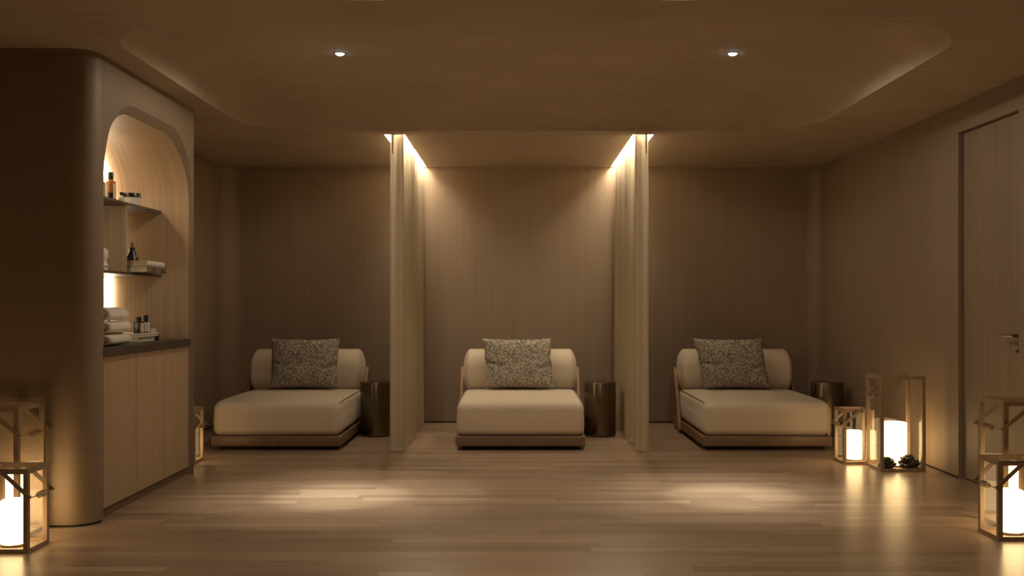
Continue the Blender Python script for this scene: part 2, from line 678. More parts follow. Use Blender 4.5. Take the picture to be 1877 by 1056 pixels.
slot_light(*CURTAIN_SLOTS[0], SLOT_Y0, SLOT_Y1, M['curtain_led'], 'glowing ceiling slot over the curtain between left and middle daybeds', 'curtain light slots', [(-.95, -.75), (.40, .97)], CSLOT_H)
slot_light(*CURTAIN_SLOTS[1], SLOT_Y0, SLOT_Y1, M['curtain_led'], 'glowing ceiling slot over the curtain between middle and right daybeds', 'curtain light slots', [(-.97, -.40), (.75, .95)], CSLOT_H)
slot_light(*FRONT_SLOTS[0], FS_Y0, FS_Y1, M['front_led'], 'lit ceiling slot left of centre, cut by the top edge of the view', 'front light slots', [(-.7, .7)])
slot_light(*FRONT_SLOTS[1], FS_Y0, FS_Y1, M['front_led'], 'lit ceiling slot right of centre, cut by the top edge of the view', 'front light slots', [(-.7, .7)])

# ------------------------------------------------------------------ walls
T = 0.10


def arc(cx, cy, r, a0, a1, n=10):
    return [(cx + r * math.cos(a0 + (a1 - a0) * i / n), cy + r * math.sin(a0 + (a1 - a0) * i / n)) for i in range(n + 1)]


RLc, RRc = 0.20, 0.14
face = [(XL, YB - RLc)] + arc(XL + RLc, YB - RLc, RLc, PI, PI / 2) + arc(XR - RRc, YB - RRc, RRc, PI / 2, 0)
back = face + [(XR + .004, YB + T), (XL - .004, YB + T)]
seen = []
for p in back:
    if not seen or (Vector(p) - Vector(seen[-1])).length > 1e-5:
        seen.append(p)
w = MB().prism(seen, 'Z', 0, ZC + .30)
struct(w.build('wall_back', M['wall'], smooth=30), 'brown wood veneer back wall behind the three daybeds', 'wall')
w = MB()
w.box(XL - T, XL, BK_Y1 - .05, YB - RLc, 0, ZC + .02)
struct(w.build('wall_left', M['wall']), 'dark wood veneer side wall beside the left daybed', 'wall')
w = MB()
w.box(ROOM_L - T, ROOM_L, Y0, BK_Y0 + .02, 0, ZC + .02)
struct(w.build('wall_side', M['bounce_wall']), 'unseen left wall nearer the camera, made pale to bounce light', 'wall')
w = MB()
w.box(ROOM_L - T, XR + T, Y0 - T, Y0, 0, ZC + .02)
struct(w.build('wall_front', M['bounce_wall']), 'unseen wall behind the camera, made pale to bounce light', 'wall')

DY0, DY1, DZ, DREC = 6.405, 7.285, 2.495, 0.035
w = MB()
w.box(XR, XR + T, Y0, DY0, 0, ZC + .02)
w.box(XR, XR + T, DY1, YB - RRc, 0, ZC + .02)
w.box(XR, XR + T, DY0, DY1, DZ, ZC + .02)
struct(w.build('wall_right', M['wall']), 'brown wood veneer wall on the right around the door', 'wall')
w = MB()
w.box(XR + T - .01, XR + T, DY0 - .05, DY1 + .05, 0, DZ + .05)
struct(w.build('trim_1', M['dark']), 'dark backing behind the right door', 'trim')

# door: leaf, reveal trim, lever, lock
d = MB()
d.box(XR + DREC, XR + DREC + .04, DY0 + .006, DY1 - .012, .008, DZ - .008, .002, 1)
door = d.build('door_1', M['door'])
struct(door, 'tall flush wood veneer door in the right wall', 'door')
hx = XR + DREC
d = MB()
d.lathe([(0, 0), (.026, 0), (.026, .008), (.022, .011), (0, .011)], n=24)
ros = d.build('rosette', M['steel'], door, 40)
ros.rotation_euler = (0, -PI / 2, 0)
ros.location = (hx, 6.455, 1.055)
d = MB()
d.tube([(hx - .008, 6.455, 1.055), (hx - .052, 6.455, 1.055)], .010, 14)
d.tube([(hx - .048, 6.445, 1.055), (hx - .050, 6.470, 1.055), (hx - .050, 6.51, 1.055), (hx - .050, 6.60, 1.053)], [.011, .011, .010, .009], 14)
hd = d.build('handle', M['steel'], door, 40)
hd['label'] = 'brushed steel lever handle'
d = MB()
d.lathe([(0, 0), (.024, 0), (.024, .009), (.02, .012), (0, .012)], n=24)
d.box(-.006, .006, -.014, .014, .012, .034, .002, 1)
lk = d.build('lock', M['steel'], door, 40)
lk.rotation_euler = (0, -PI / 2, 0)
lk.location = (hx, 6.455, .955)

# black strips painting the shade of thin gaps at the wall feet
for nm, x0, x1, y0, y1, lb in (('shade_strip_back', XL + .2, XR - .15, YB - .004, YB, 'thin black strip standing in for gap shade along the foot of the back wall'),
                               ('shade_strip_left', XL, XL + .004, BK_Y1 + .01, YB - .2, 'thin black strip standing in for gap shade along the foot of the left wall')):
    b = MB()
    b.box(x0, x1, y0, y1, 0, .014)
    struct(b.build(nm, M['dark']), lb, 'shade_strip')
b = MB()
b.box(XR - .004, XR, Y0, DY0, 0, .014)
b.box(XR - .004, XR, DY1, YB - .15, 0, .014)
struct(b.build('shade_strip_right', M['dark']), 'thin black strip standing in for gap shade along the foot of the right wall', 'shade_strip')

# ------------------------------------------------------------------ bulkhead with the arched niche
NY0, NY1, NZ, NR = 5.842, 7.475, 2.495, 0.50         # outline of the opening in the side face
INN, INF, INS, DEP = 0.088, 0.010, 0.052, 0.030                               # soft flare of its edge
NB = -3.03                                           # back of the niche
ABOVE = ZC + .02


def arch(y0, y1, z1, r, z0=0.0, n=14, legs=6):
    """open outline up one side, over the top and down the other"""
    pts = [(y0, z0 + (z1 - r - z0) * i / legs) for i in range(legs)]
    pts += arc(y0 + r, z1 - r, r, PI, PI / 2, n)
    pts += arc(y1 - r, z1 - r, r, PI / 2, 0, n)
    pts += [(y1, z1 - r - (z1 - r - z0) * (i + 1) / legs) for i in range(legs)]
    return pts


def dep(z):
    """the chamfer deepens over the top of the arch"""
    k = max(0.0, min(1.0, (z - (NZ - NR) - .15) / (NR - .22)))
    return DEP + .016 * k * k * (3 - 2 * k)


def inner_arch(gap=0.0, z0=0.0, n=14, legs=6):
    """the chamfered edge: outline set in by different amounts near, far and above"""
    ya, yb, zt = NY0 + INN + gap, NY1 - INF - gap, NZ - INS - gap
    ca, cb, cz = NY0 + NR, NY1 - NR, NZ - NR
    pts = [(ya, z0 + (cz - z0) * i / legs) for i in range(legs)]
    for i in range(n + 1):
        t_ = PI - PI / 2 * i / n
        pts.append((ca + (ca - ya) * math.cos(t_), cz + (zt - cz) * math.sin(t_)))
    for i in range(n + 1):
        t_ = PI / 2 - PI / 2 * i / n
        pts.append((cb + (yb - cb) * math.cos(t_), cz + (zt - cz) * math.sin(t_)))
    pts += [(yb, cz - (cz - z0) * (i + 1) / legs) for i in range(legs)]
    return pts


bm = bmesh.new()
# level-grained front and rounded corner
prof = [(ROOM_L, BK_Y0), (BK_X - BK_R, BK_Y0)] + arc(BK_X - BK_R, BK_Y0 + BK_R, BK_R, -PI / 2, 0, 14)[1:]
uvl = bm.loops.layers.uv.new('UVMap')
run = [0.0]
for p_, q_ in zip(prof, prof[1:]):
    run.append(run[-1] + (Vector(p_) - Vector(q_)).length)
lo = [bm.verts.new((x, y, 0.012)) for x, y in prof]
hi = [bm.verts.new((x, y, ABOVE)) for x, y in prof]
for i in range(len(prof) - 1):
    fc = bm.faces.new((lo[i], lo[i + 1], hi[i + 1], hi[i]))
    fc.smooth = True
    for lp, uv in zip(fc.loops, ((run[i], 0), (run[i + 1], 0), (run[i + 1], ABOVE), (run[i], ABOVE))):
        lp[uvl].uv = uv
# far end face
y = BK_Y1
bm.faces.new([bm.verts.new(p) for p in ((BK_X, y, 0), (XL - .1, y, 0), (XL - .1, y, ABOVE), (BK_X, y, ABOVE))])
# side face with the opening
outer = arch(NY0, NY1, NZ, NR)
side = [(BK_Y0 + BK_R, 0), (BK_Y0 + BK_R, ABOVE), (BK_Y1, ABOVE), (BK_Y1, 0)] + list(reversed(outer))
fs = bm.faces.new([bm.verts.new((BK_X, p[0], p[1])) for p in side])
fs.material_index = 1
# flare
va = [bm.verts.new((BK_X, p[0], p[1])) for p in arch(NY0, NY1, NZ, NR)]
vb = [bm.verts.new((BK_X - dep(p[1]), p[0], p[1])) for p in inner_arch()]
for i in range(len(va) - 1):
    fc = bm.faces.new((va[i], va[i + 1], vb[i + 1], vb[i]))
    fc.smooth = True
    fc.material_index = 1
bmesh.ops.recalc_face_normals(bm, faces=bm.faces[:])
me = bpy.data.meshes.new('wall_niche')
bm.to_mesh(me)
bm.free()
me.materials.append(M['wall_h'])
me.materials.append(M['side'])
o = bpy.data.objects.new('wall_niche', me)
COL.objects.link(o)
struct(o, 'wood veneer wall block with a rounded corner and an arched niche', 'wall')

# niche lining (grain follows the arch)
IY0, IY1 = NY0 + INN, NY1 - INF
IX = BK_X - DEP
CT = 1.0
bm = bmesh.new()
uvl = bm.loops.layers.uv.new('UVMap')
pts = inner_arch(0, 0.0, 20, 8)
lens = [0.0]
for a, b_ in zip(pts, pts[1:]):
    lens.append(lens[-1] + (Vector(a) - Vector(b_)).length)
A = [bm.verts.new((BK_X - dep(p[1]), p[0], p[1])) for p in pts]
B = [bm.verts.new((NB, p[0], p[1])) for p in pts]
for i in range(len(pts) - 1):
    fc = bm.faces.new((A[i], B[i], B[i + 1], A[i + 1]))
    fc.smooth = True
    for lp, uv in zip(fc.loops, ((IX, lens[i]), (NB, lens[i]), (NB, lens[i + 1]), (IX, lens[i + 1]))):
        lp[uvl].uv = uv
fb = bm.faces.new([bm.verts.new((NB, p[0], p[1])) for p in pts])
for lp in fb.loops:
    lp[uvl].uv = (lp.vert.co.y, lp.vert.co.z)
me = bpy.data.meshes.new('trim_2')
bm.to_mesh(me)
bm.free()
me.materials.append(M['niche'])
o = bpy.data.objects.new('trim_2', me)
COL.objects.link(o)
struct(o, 'oak veneer lining of the arched niche', 'trim')
b = MB()
b.prism([(ROOM_L, BK_Y0 + .012), (BK_X - BK_R, BK_Y0 + .012)] + arc(BK_X - BK_R, BK_Y0 + BK_R, BK_R - .012, -PI / 2, 0, 10)[1:] + [(BK_X - .012, BK_Y0 + BK_R + .05), (ROOM_L, BK_Y0 + BK_R + .05)], 'Z', 0, .02)
struct(b.build('shade_strip_niche', M['dark']), 'black recessed strip standing in for gap shade under the rounded wall block', 'shade_strip')  # black colour paints the shade of the gap under the block

# led strip round the back edge of the niche
bm = bmesh.new()
pts = inner_arch(.020, CT + .002, 20, 8)
A = [bm.verts.new((NB + .004, p[0], p[1])) for p in pts]
B = [bm.verts.new((NB + .032, p[0], p[1])) for p in pts]
for i in range(len(pts) - 1):
    bm.faces.new((A[i], B[i], B[i + 1], A[i + 1]))
pts = inner_arch(.001, CT + .002, 20, 8)
C2 = [bm.verts.new((NB + .004, p[0], p[1])) for p in pts]
D2 = [bm.verts.new((NB + .032, p[0], p[1])) for p in pts]
for i in range(len(pts) - 1):
    bm.faces.new((B[i], D2[i], D2[i + 1], B[i + 1]))
    bm.faces.new((C2[i], A[i], A[i + 1], C2[i + 1]))
me = bpy.data.meshes.new('led_strip')
bm.to_mesh(me)
bm.free()
me.materials.append(M['niche_led'])
o = bpy.data.objects.new('led_strip', me)
COL.objects.link(o)
tag(o, 'white glowing light strip up the back corner of the arched niche', 'light')

# base cabinet under the niche
cab = thing('base_cabinet', 'oak veneer base cabinet with three flat doors under the arched niche', 'cabinet', ((IX + NB) / 2, (IY0 + IY1) / 2, 0))
ox, oy = cab.location.x, cab.location.y
b = MB()
b.box(NB + .01 - ox, IX - .024 - ox, IY0 + .003 - oy, IY1 - .003 - oy, .054, CT - .05)
b.build('body', M['cabinet'], cab)
b = MB()
b.box(NB + .05 - ox, IX - .012 - ox, IY0 + .003 - oy, IY1 - .003 - oy, 0, .052)
b.build('plinth', M['plinth'], cab)['label'] = 'dark recessed plinth'
n3 = (IY1 - IY0) / 3
for i in range(3):
    b = MB()
    b.box(IX - .022 - ox, IX - ox, IY0 + n3 * i + .003 - oy, IY0 + n3 * (i + 1) - .003 - oy, .055, CT - .052, .0015, 1)
    b.build('door', M['cabinet'], cab)
b = MB()
b.prism([(IX, IY0 + .002), (BK_X - .004, NY0 + .018), (BK_X - .004, IY1 - .03), (IX - .02, IY1 - .002), (NB + .004, IY1 - .002), (NB + .004, IY0 + .002)], 'Z', CT - .048, CT)
tag(b.build('countertop', M['bronze_top']), 'dark bronze countertop across the arched niche above the cabinet doors', 'countertop')

# shelves and divider
SX = -2.63
t = thing('niche_shelving', 'two thin dark shelves with an upright panel in the arched niche', 'shelf', ((SX + NB) / 2, (IY0 + IY1) / 2, 1.44))
ox, oy, oz = t.location
for zt in (1.945, 1.475):
    b = MB()
    b.box(NB + .002 - ox, SX - ox, IY0 + .002 - oy, IY1 - .002 - oy, zt - .018 - oz, zt - oz, .002, 1)
    b.build('shelf', M['shelf'], t)
b = MB()
b.box(NB + .002 - ox, SX - .035 - ox, 6.87 - oy, 6.892 - oy, 1.4755 - oz, 1.9265 - oz, .001, 1)
b.build('upright_panel', M['cabinet'], t)['label'] = 'oak upright panel between the shelves'


# ------------------------------------------------------------------ things in the niche
def roll_towel(name, label, cx, y0, y1, z, hw, hh):
    t = thing(name, label, 'towel', (cx, (y0 + y1) / 2, z), 0, 'rolled towels on the counter')
    l = (y1 - y0) / 2
    b = MB()
    bm = b.bm
    prof_ = [(-l, .93), (-l + .003, .965), (-l + .010, 1.0)] + [(-l + .010 + (2 * l - .07) * i / 8, 1.0) for i in range(1, 9)] + [(l - .060 + .060 * math.sin(i / 6 * PI / 2), max(.02, math.cos(i / 6 * PI / 2) ** .8)) for i in range(1, 7)]
    rings = []
    nn = 40
    for yy, k in prof_:
        ring = []
        for i in range(nn):
            a = 2 * PI * i / nn
            ca, sa = math.cos(a), math.sin(a)
            ex = 2 / 2.7
            px = hw * k * math.copysign(abs(ca) ** ex, ca)
            pz = hh * k * math.copysign(abs(sa) ** ex, sa)
            wob = .0035 * noise.noise(Vector((px * 14 + z * 9, yy * 9, a)))
            ring.append(bm.verts.new((px + wob, yy, hh + pz + (wob if pz > 0 else 0))))
        rings.append(ring)
    for r0, r1 in zip(rings, rings[1:]):
        for i in range(nn):
            j = (i + 1) % nn
            bm.faces.new((r0[i], r0[j], r1[j], r1[i]))
    bm.faces.new(list(reversed(rings[0])))
    bm.faces.new(rings[-1])
    b.build('body', M['towel'], t, 60)
    # dark tube painting the shade in the coil on the near end
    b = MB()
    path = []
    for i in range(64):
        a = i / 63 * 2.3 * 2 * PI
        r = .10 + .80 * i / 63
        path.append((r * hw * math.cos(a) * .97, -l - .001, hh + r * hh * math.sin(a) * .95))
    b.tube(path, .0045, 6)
    b.build('coil', M['towel_coil_shade'], t, 60)['label'] = 'painted shade in the coiled fold'
    return t


roll_towel('rolled_towel', 'white rolled towel at the bottom of the stack on the counter', -2.565, 6.11, 6.49, CT + .001, .105, .0375)
roll_towel('rolled_towel', 'white rolled towel in the middle of the stack on the counter', -2.560, 6.10, 6.485, CT + .0775, .103, .0375)
roll_towel('rolled_towel', 'plump white rolled towel on top of the stack on the counter', -2.568, 6.115, 6.465, CT + .154, .100, .042)

# white boxes with bottles on them
for nm, lb, x0, x1, y0, y1, z0, z1 in (('white_box', 'flat white box lying on the counter under the other white box', -2.75, -2.540, 6.77, 7.08, CT + .001, CT + .033),
                                       ('white_box', 'flat white box on top of the other, carrying the black bottles', -2.765, -2.525, 6.755, 7.11, CT + .034, CT + .060)):
    t = thing(nm, lb, 'box', ((x0 + x1) / 2, (y0 + y1) / 2, z0))
    hx_, hy_ = (x1 - x0) / 2, (y1 - y0) / 2
    b = MB()
    b.box(-hx_ + .003, hx_ - .003, -hy_ + .003, hy_ - .003, 0, (z1 - z0) * .55, .001, 1)
    b.build('box_base', M['cream'], t)
    b = MB()
    b.box(-hx_, hx_, -hy_, hy_, (z1 - z0) * .55, z1 - z0, .0015, 1)
    b.build('lid', M['cream'], t)


def square_bottle(label, x, y, z, w, h, cap_h, cap_r, glass_m, lab=None, rz=0.0):
    t = thing('bottle', label, 'bottle', (x, y, z), rz)
    b = MB()
    b.box(-w, w, -w, w, 0, h, .005, 3)
    b.lathe([(cap_r * .8, h - .002), (cap_r * .75, h + .010)], n=20)
    b.build('body', glass_m, t, 35)
    b = MB()
    b.lathe([(0, h + .008), (cap_r, h + .008), (cap_r, h + .008 + cap_h - .002), (cap_r - .002, h + .008 + cap_h), (0, h + .008 + cap_h)], n=24)
    b.build('cap', M['black'], t, 35)
    if lab:
        b = MB()
        b.box(w * lab[0], w + .0008, -w - .0008, -w + .001, h * .08, h * .92)
        b.box(w - .001, w + .0008, -w - .0008, w * .5, h * .08, h * .92)
        b.build('label', M['label'], t)['label'] = 'cream label'
    return t


zb = CT + .0605
square_bottle('square black bottle with black cap standing on the white boxes, nearer one', -2.560, 6.83, zb, .0270, .076, .026, .017, M['black'], (.75,))
square_bottle('square black bottle with cream label behind the nearer one on the boxes', -2.572, 6.985, zb, .0250, .078, .034, .017, M['black'], (.1,))


def small_bottle(label, x, y, z, r, h, body, cap=None, ch=.012, group=None, name='bottle'):
    t = thing(name, label, 'bottle', (x, y, z), 0, group)
    b = MB()
    b.lathe([(0, 0), (r * .9, 0), (r, .004), (r, h * .7), (r * .75, h * .82), (r * .42, h * .88), (r * .42, h), (0, h)], n=20)
    b.build('body', body, t, 35)
    b = MB()
    b.lathe([(0, h), (r * .55, h), (r * .55, h + ch), (0, h + ch)], n=16)
    b.build('cap', cap or M['black'], t, 35)
    return t


small_bottle('tiny cream vial nearest the black bottles on the white boxes', -2.553, 7.045, zb, .0105, .034, M['cream'], M['clear'], .008, None)
small_bottle('tiny cream vial at the far corner of the white boxes', -2.546, 7.085, zb, .010, .030, M['cream'], M['clear'], .008, None)
small_bottle('small amber glass vial between the towel stack and the white boxes', -2.66, 6.80, zb, .013, .050, M['clear'], M['cream'], .010)
small_bottle('taller amber glass vial just behind the rolled towels', -2.70, 6.86, zb, .016, .075, M['amber'], M['cream'], .012)
t = thing('jar', 'small black jar on the counter behind the white boxes', 'jar', (-2.585, 7.20, CT + .001))
b = MB()
b.box(-.024, .024, -.024, .024, 0, .030, .004, 2)
b.build('body', M['black'], t, 35)
b = MB()
b.box(-.025, .025, -.025, .025, .0305, .043, .003, 2)
b.build('lid', M['black'], t, 35)

# books, carafe and ornament on the lower shelf
zs = 1.4755


def book(label, x1, y0, y1, wdt, z, h, cover, spine):
    t = thing('book', label, 'book', (x1 - wdt / 2, (y0 + y1) / 2, z), 0)
    w2, l2 = wdt / 2, (y1 - y0) / 2
    b = MB()
    b.box(-w2, w2 - .002, -l2 + .004, l2 - .004, .003, h - .003)
    b.build('pages', M['paper'], t)
    b = MB()
    b.box(-w2 - .003, w2 - .004, -l2, l2, 0, .003)
    b.box(-w2 - .003, w2 - .004, -l2, l2, h - .003, h)
    b.build('cover', cover, t)
    # rounded spine on the room side
    prof = [(w2 - .006, 0), (w2 - .001, 0), (w2 + .003, h * .25), (w2 + .004, h * .5), (w2 + .003, h * .75), (w2 - .001, h), (w2 - .006, h)]
    b = MB()
    b.prism(prof, 'Y', -l2, l2)
    b.build('spine', spine, t, 50)
    return t


book('thick book with a dark patterned spine under the pale one on the lower shelf', -2.530, 6.91, 7.285, .285, zs, .046, M['black'], M['spine'])
book('thinner pale book lying on the dark patterned book', -2.541, 6.93, 7.265, .26, zs + .0465, .034, M['cream'], M['cream'])
t = thing('carafe', 'black conical flask with a stopper rod standing on the two books', 'vase', (-2.70, 7.08, zs + .081))
b = MB()
b.lathe([(0, 0), (.044, 0), (.047, .004), (.044, .018), (.020, .072), (.0165, .080), (.018, .086), (.023, .096), (.021, .096), (.015, .082), (0, .08)], n=32)
b.build('body', M['black'], t, 40)
b = MB()
b.lathe([(0, .075), (.0095, .075), (.0095, .132), (.008, .134), (0, .134)], n=18)
b.build('stopper', M['plinth'], t, 40)
t = thing('ornament', 'white carved ornament at the near end of the lower shelf', 'ornament', (-2.668, 6.50, zs))
b = MB()
b.lathe([(0, 0), (.030, 0), (.030, .014), (.026, .018), (0, .018)], n=28)
b.build('foot', M['white'], t, 40)
b = MB()
b.lathe([(0, .0175), (.022, .0175), (.034, .024), (.036, .032), (.025, .046), (.019, .056), (.022, .066), (.029, .082), (.033, .100), (.031, .120), (.023, .136), (.010, .146), (0, .148)], n=36)
for v in b.bm.verts:
    k = 1 + .10 * noise.noise(Vector(v.co) * 60) + .06 * math.sin(5 * math.atan2(v.co.y, v.co.x) + v.co.z * 90)
    v.co.x *= k
    v.co.y *= k
b.build('figure', M['white'], t, 60)

# amber bottles and cream jars on the upper shelf
zu = 1.9455


def amber_bottle(label, x, y):
    t = thing('bottle', label, 'bottle', (x, y, zu), 0, 'amber bottles on the upper shelf')
    b = MB()
    b.lathe([(0, 0), (.030, 0), (.0325, .004), (.0325, .108), (.030, .116), (.018, .124), (.0145, .130), (.0145, .138), (0, .138)], n=36)
    b.build('body', M['amber'], t, 40)
    b = MB()
    b.lathe([(0, .132), (.0175, .132), (.0175, .176), (.016, .178), (0, .178)], n=28)
    b.build('cap', M['black'], t, 40)
    # label that leaves a gap towards the room
    bm_ = bmesh.new()
    A_, B_ = [], []
    for i in range(33):
        a = -PI / 2 + .55 + (2 * PI - 1.1) * i / 32 + .30
        A_.append(bm_.verts.new((.0332 * math.cos(a), .0332 * math.sin(a), .006)))
        B_.append(bm_.verts.new((.0332 * math.cos(a), .0332 * math.sin(a), .104)))
    for i in range(32):
        bm_.faces.new((A_[i], A_[i + 1], B_[i + 1], B_[i])).smooth = True
    mb = MB()
    mb.bm.free()
    mb.bm = bm_
    mb.build('label', M['label'], t)['label'] = 'cream wrap label'
    # dark liquid level stripe
    b = MB()
    b.lathe([(.0329, .008), (.0329, .042)], n=36)
    b.build('band', M['black'], t, 40)['label'] = 'dark lower band'
    return t


amber_bottle('amber bottle with black cap and wrap label standing beside the small dropper bottles', -2.672, 6.635)
amber_bottle('amber bottle with black cap half hidden behind the arch edge', -2.752, 6.66)
t = thing('jar', 'wide cream jar with a flat black lid on the upper shelf', 'jar', (-2.70, 7.06, zu))
b = MB()
b.lathe([(0, 0), (.060, 0), (.064, .004), (.064, .052), (.060, .056), (0, .056)], n=44)
b.build('body', M['cream'], t, 40)
b = MB()
b.lathe([(0, .056), (.0645, .056), (.0645, .082), (.0625, .085), (0, .085)], n=44)
b.build('lid', M['black'], t, 40)
small_bottle('little cream dropper bottle with black cap between amber bottle and wide jar', -2.690, 6.86, zu, .020, .052, M['cream'], M['black'], .020)
small_bottle('little cream bottle with black cap close behind the amber bottle', -2.70, 6.745, zu, .019, .056, M['cream'], M['black'], .020)


# ------------------------------------------------------------------ downlights
def downlight(label, x, y, z):
    t = thing('downlight', label, 'light', (x, y, z), 0, 'recessed downlights')
    b = MB()
    b.lathe([(.030, -.001), (.0325, -.004), (.036, -.003), (.038, 0.0)], n=32)
    b.build('trim_ring', M['plinth'], t, 40)
    b = MB()
    b.lathe([(0, -.016), (.012, -.0145), (.021, -.0105), (.0275, -.004), (.030, 0.0)], n=32)
    b.build('lens', M['lens'], t, 60)
    ld = bpy.data.lights.new('spot', 'SPOT')
    ld.energy = L_SPOT
    ld.color = (1.0, 0.87, 0.68)
    ld.spot_size = math.radians(46)
    ld.spot_blend = 1.0
    ld.shadow_soft_size = 0.03
    ld.energy = L_SPOT * .55
    l3 = ld.copy()
    l3.spot_size = math.radians(22)
    l3.energy = L_SPOT
    l3.color = (1.0, 0.95, 0.82)
    l2 = ld.copy()
    l2.spot_size = math.radians(172)
    l2.spot_blend = 0.2
    l2.energy = L_SPOT_WIDE
    for d_ in (ld, l2, l3):
        lo_ = bpy.data.objects.new('spot', d_)
        COL.objects.link(lo_)
        lo_.location = (0, 0, -.03)
        lo_.parent = t
    return t


ZD = ZC + RH
downlight('small round downlight in the ceiling dish, over the left side', (623 - CX) * 6.61 / F_PX, 6.61, ZD)
downlight('small round downlight in the ceiling dish, over the right side', (1343 - CX) * 6.61 / F_PX, 6.61, ZD)
# unseen fill spots added near the ceiling to lift the ambient light
for x, y in ((-1.6, 1.2), (1.8, 1.2), (-1.6, 3.6), (1.8, 3.6)):
    ld = bpy.data.lights.new('fill_spot', 'SPOT')
    ld.energy = L_FILL
    ld.color = (1.0, 0.83, 0.60)
    ld.spot_size = math.radians(120)
    ld.spot_blend = 1.0
    ld.shadow_soft_size = 0.05
    lo_ = bpy.data.objects.new('fill_spot', ld)
    COL.objects.link(lo_)
    lo_.location = (x, y, ZC - .02)


# ------------------------------------------------------------------ daybeds
def make_daybed(label, x, yf):
    t = thing('daybed', label, 'daybed', (x, yf + .84, 0), 0, 'three daybeds along the back wall')

    def L(y):
        return y - .84
    b = MB()
    b.box(-.558, .558, L(0), L(1.68), .034, .122, .012, 3)
    b.build('base_frame', M['sofa_wood'], t, 40)
    b = MB()
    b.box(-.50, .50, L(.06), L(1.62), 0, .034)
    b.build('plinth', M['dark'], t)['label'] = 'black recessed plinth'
    hw, hl, hh = .545, .69, .149

    def fn(p):
        # plump top, waterfall front edge
        tx, ty = p.x / hw, p.y / hl
        z = p.z
        if z > 0:
            z += .016 * (1 - tx * tx) * (1 - ty * ty)
            fr = max(0, (-ty - .72) / .28)
            z -= .020 * fr * fr
        sx = 1 + .012 * (1 - (p.z / hh) ** 2) - .006 * (z > 0)
        y = p.y - .010 * (1 - (p.z / hh) ** 2) * (1 if p.y < 0 else 0)
        return Vector((p.x * sx, y, z))
    b = MB()
    b.rbox((0, L(.022 + hl), .123 + hh), (hw, hl, hh), .055, fn, 6, 12)
    cu = b.build('seat_cushion', M['seat'], t, 70)
    for s in (-1, 1):
        b = MB()
        path = []
        for i in range(25):
            yy = -hl + .05 + (2 * hl - .10) * i / 24
            ty = yy / hl
            fr = max(0, (-ty - .72) / .28)
            path.append((s * (hw - .0125), L(.022 + hl) + yy, .123 + 2 * hh - .0135 - .012 * fr * fr))
        b.tube(path, .0032, 6)
        b.build('piping', M['piping'], cu, 60)['label'] = 'darker piped seam'

    # bolster backrest
    bw, bt, bh = .560, .185, .205

    def fb(p):
        lean = (p.z + bh) * .10
        x = p.x * .36
        k = 1 - .02 * max(0, p.z / bh) ** 2
        puff = .012 * (1 - (x / bw) ** 2)
        return Vector((x * k, p.y + lean - (puff if p.y < 0 else 0), p.z))
    b = MB()
    b.rbox((0, L(1.345), .398 + bh), (bw / .36, bt, bh), .172, fb, 8, 8)
    b.build('back_cushion', M['seat'], t, 70)
    # curved side boards and the back panel that joins them
    for s in (-1, 1):
        fr, re = [], []
        for i in range(13):
            u = i / 12
            z = .038 + .585 * u
            yy = 1.115 + .315 * u ** 1.35
            fr.append((L(yy), z))
            re.append((L(yy + .085), z))
        b = MB()
        x0, x1 = sorted((s * .562, s * .588))
        b.prism(fr + list(reversed(re)), 'X', x0, x1)
        b.build('side_board', M['sofa_board'], t, 30)
    b = MB()
    b.prism([(L(1.56), .122), (L(1.645), .615), (L(1.667), .615), (L(1.585), .122)], 'X', -.560, .560)
    b.build('back_panel', M['sofa_wood'], t)
    return t


YF = 8.654
make_daybed('beige daybed on walnut base, the one beside the dark left wall', -2.071, YF)
make_daybed('beige daybed on walnut base, the one standing between the two curtains', 0.028, YF)
make_daybed('beige daybed on walnut base, the one next to the candle lanterns on the right', 2.149, YF)


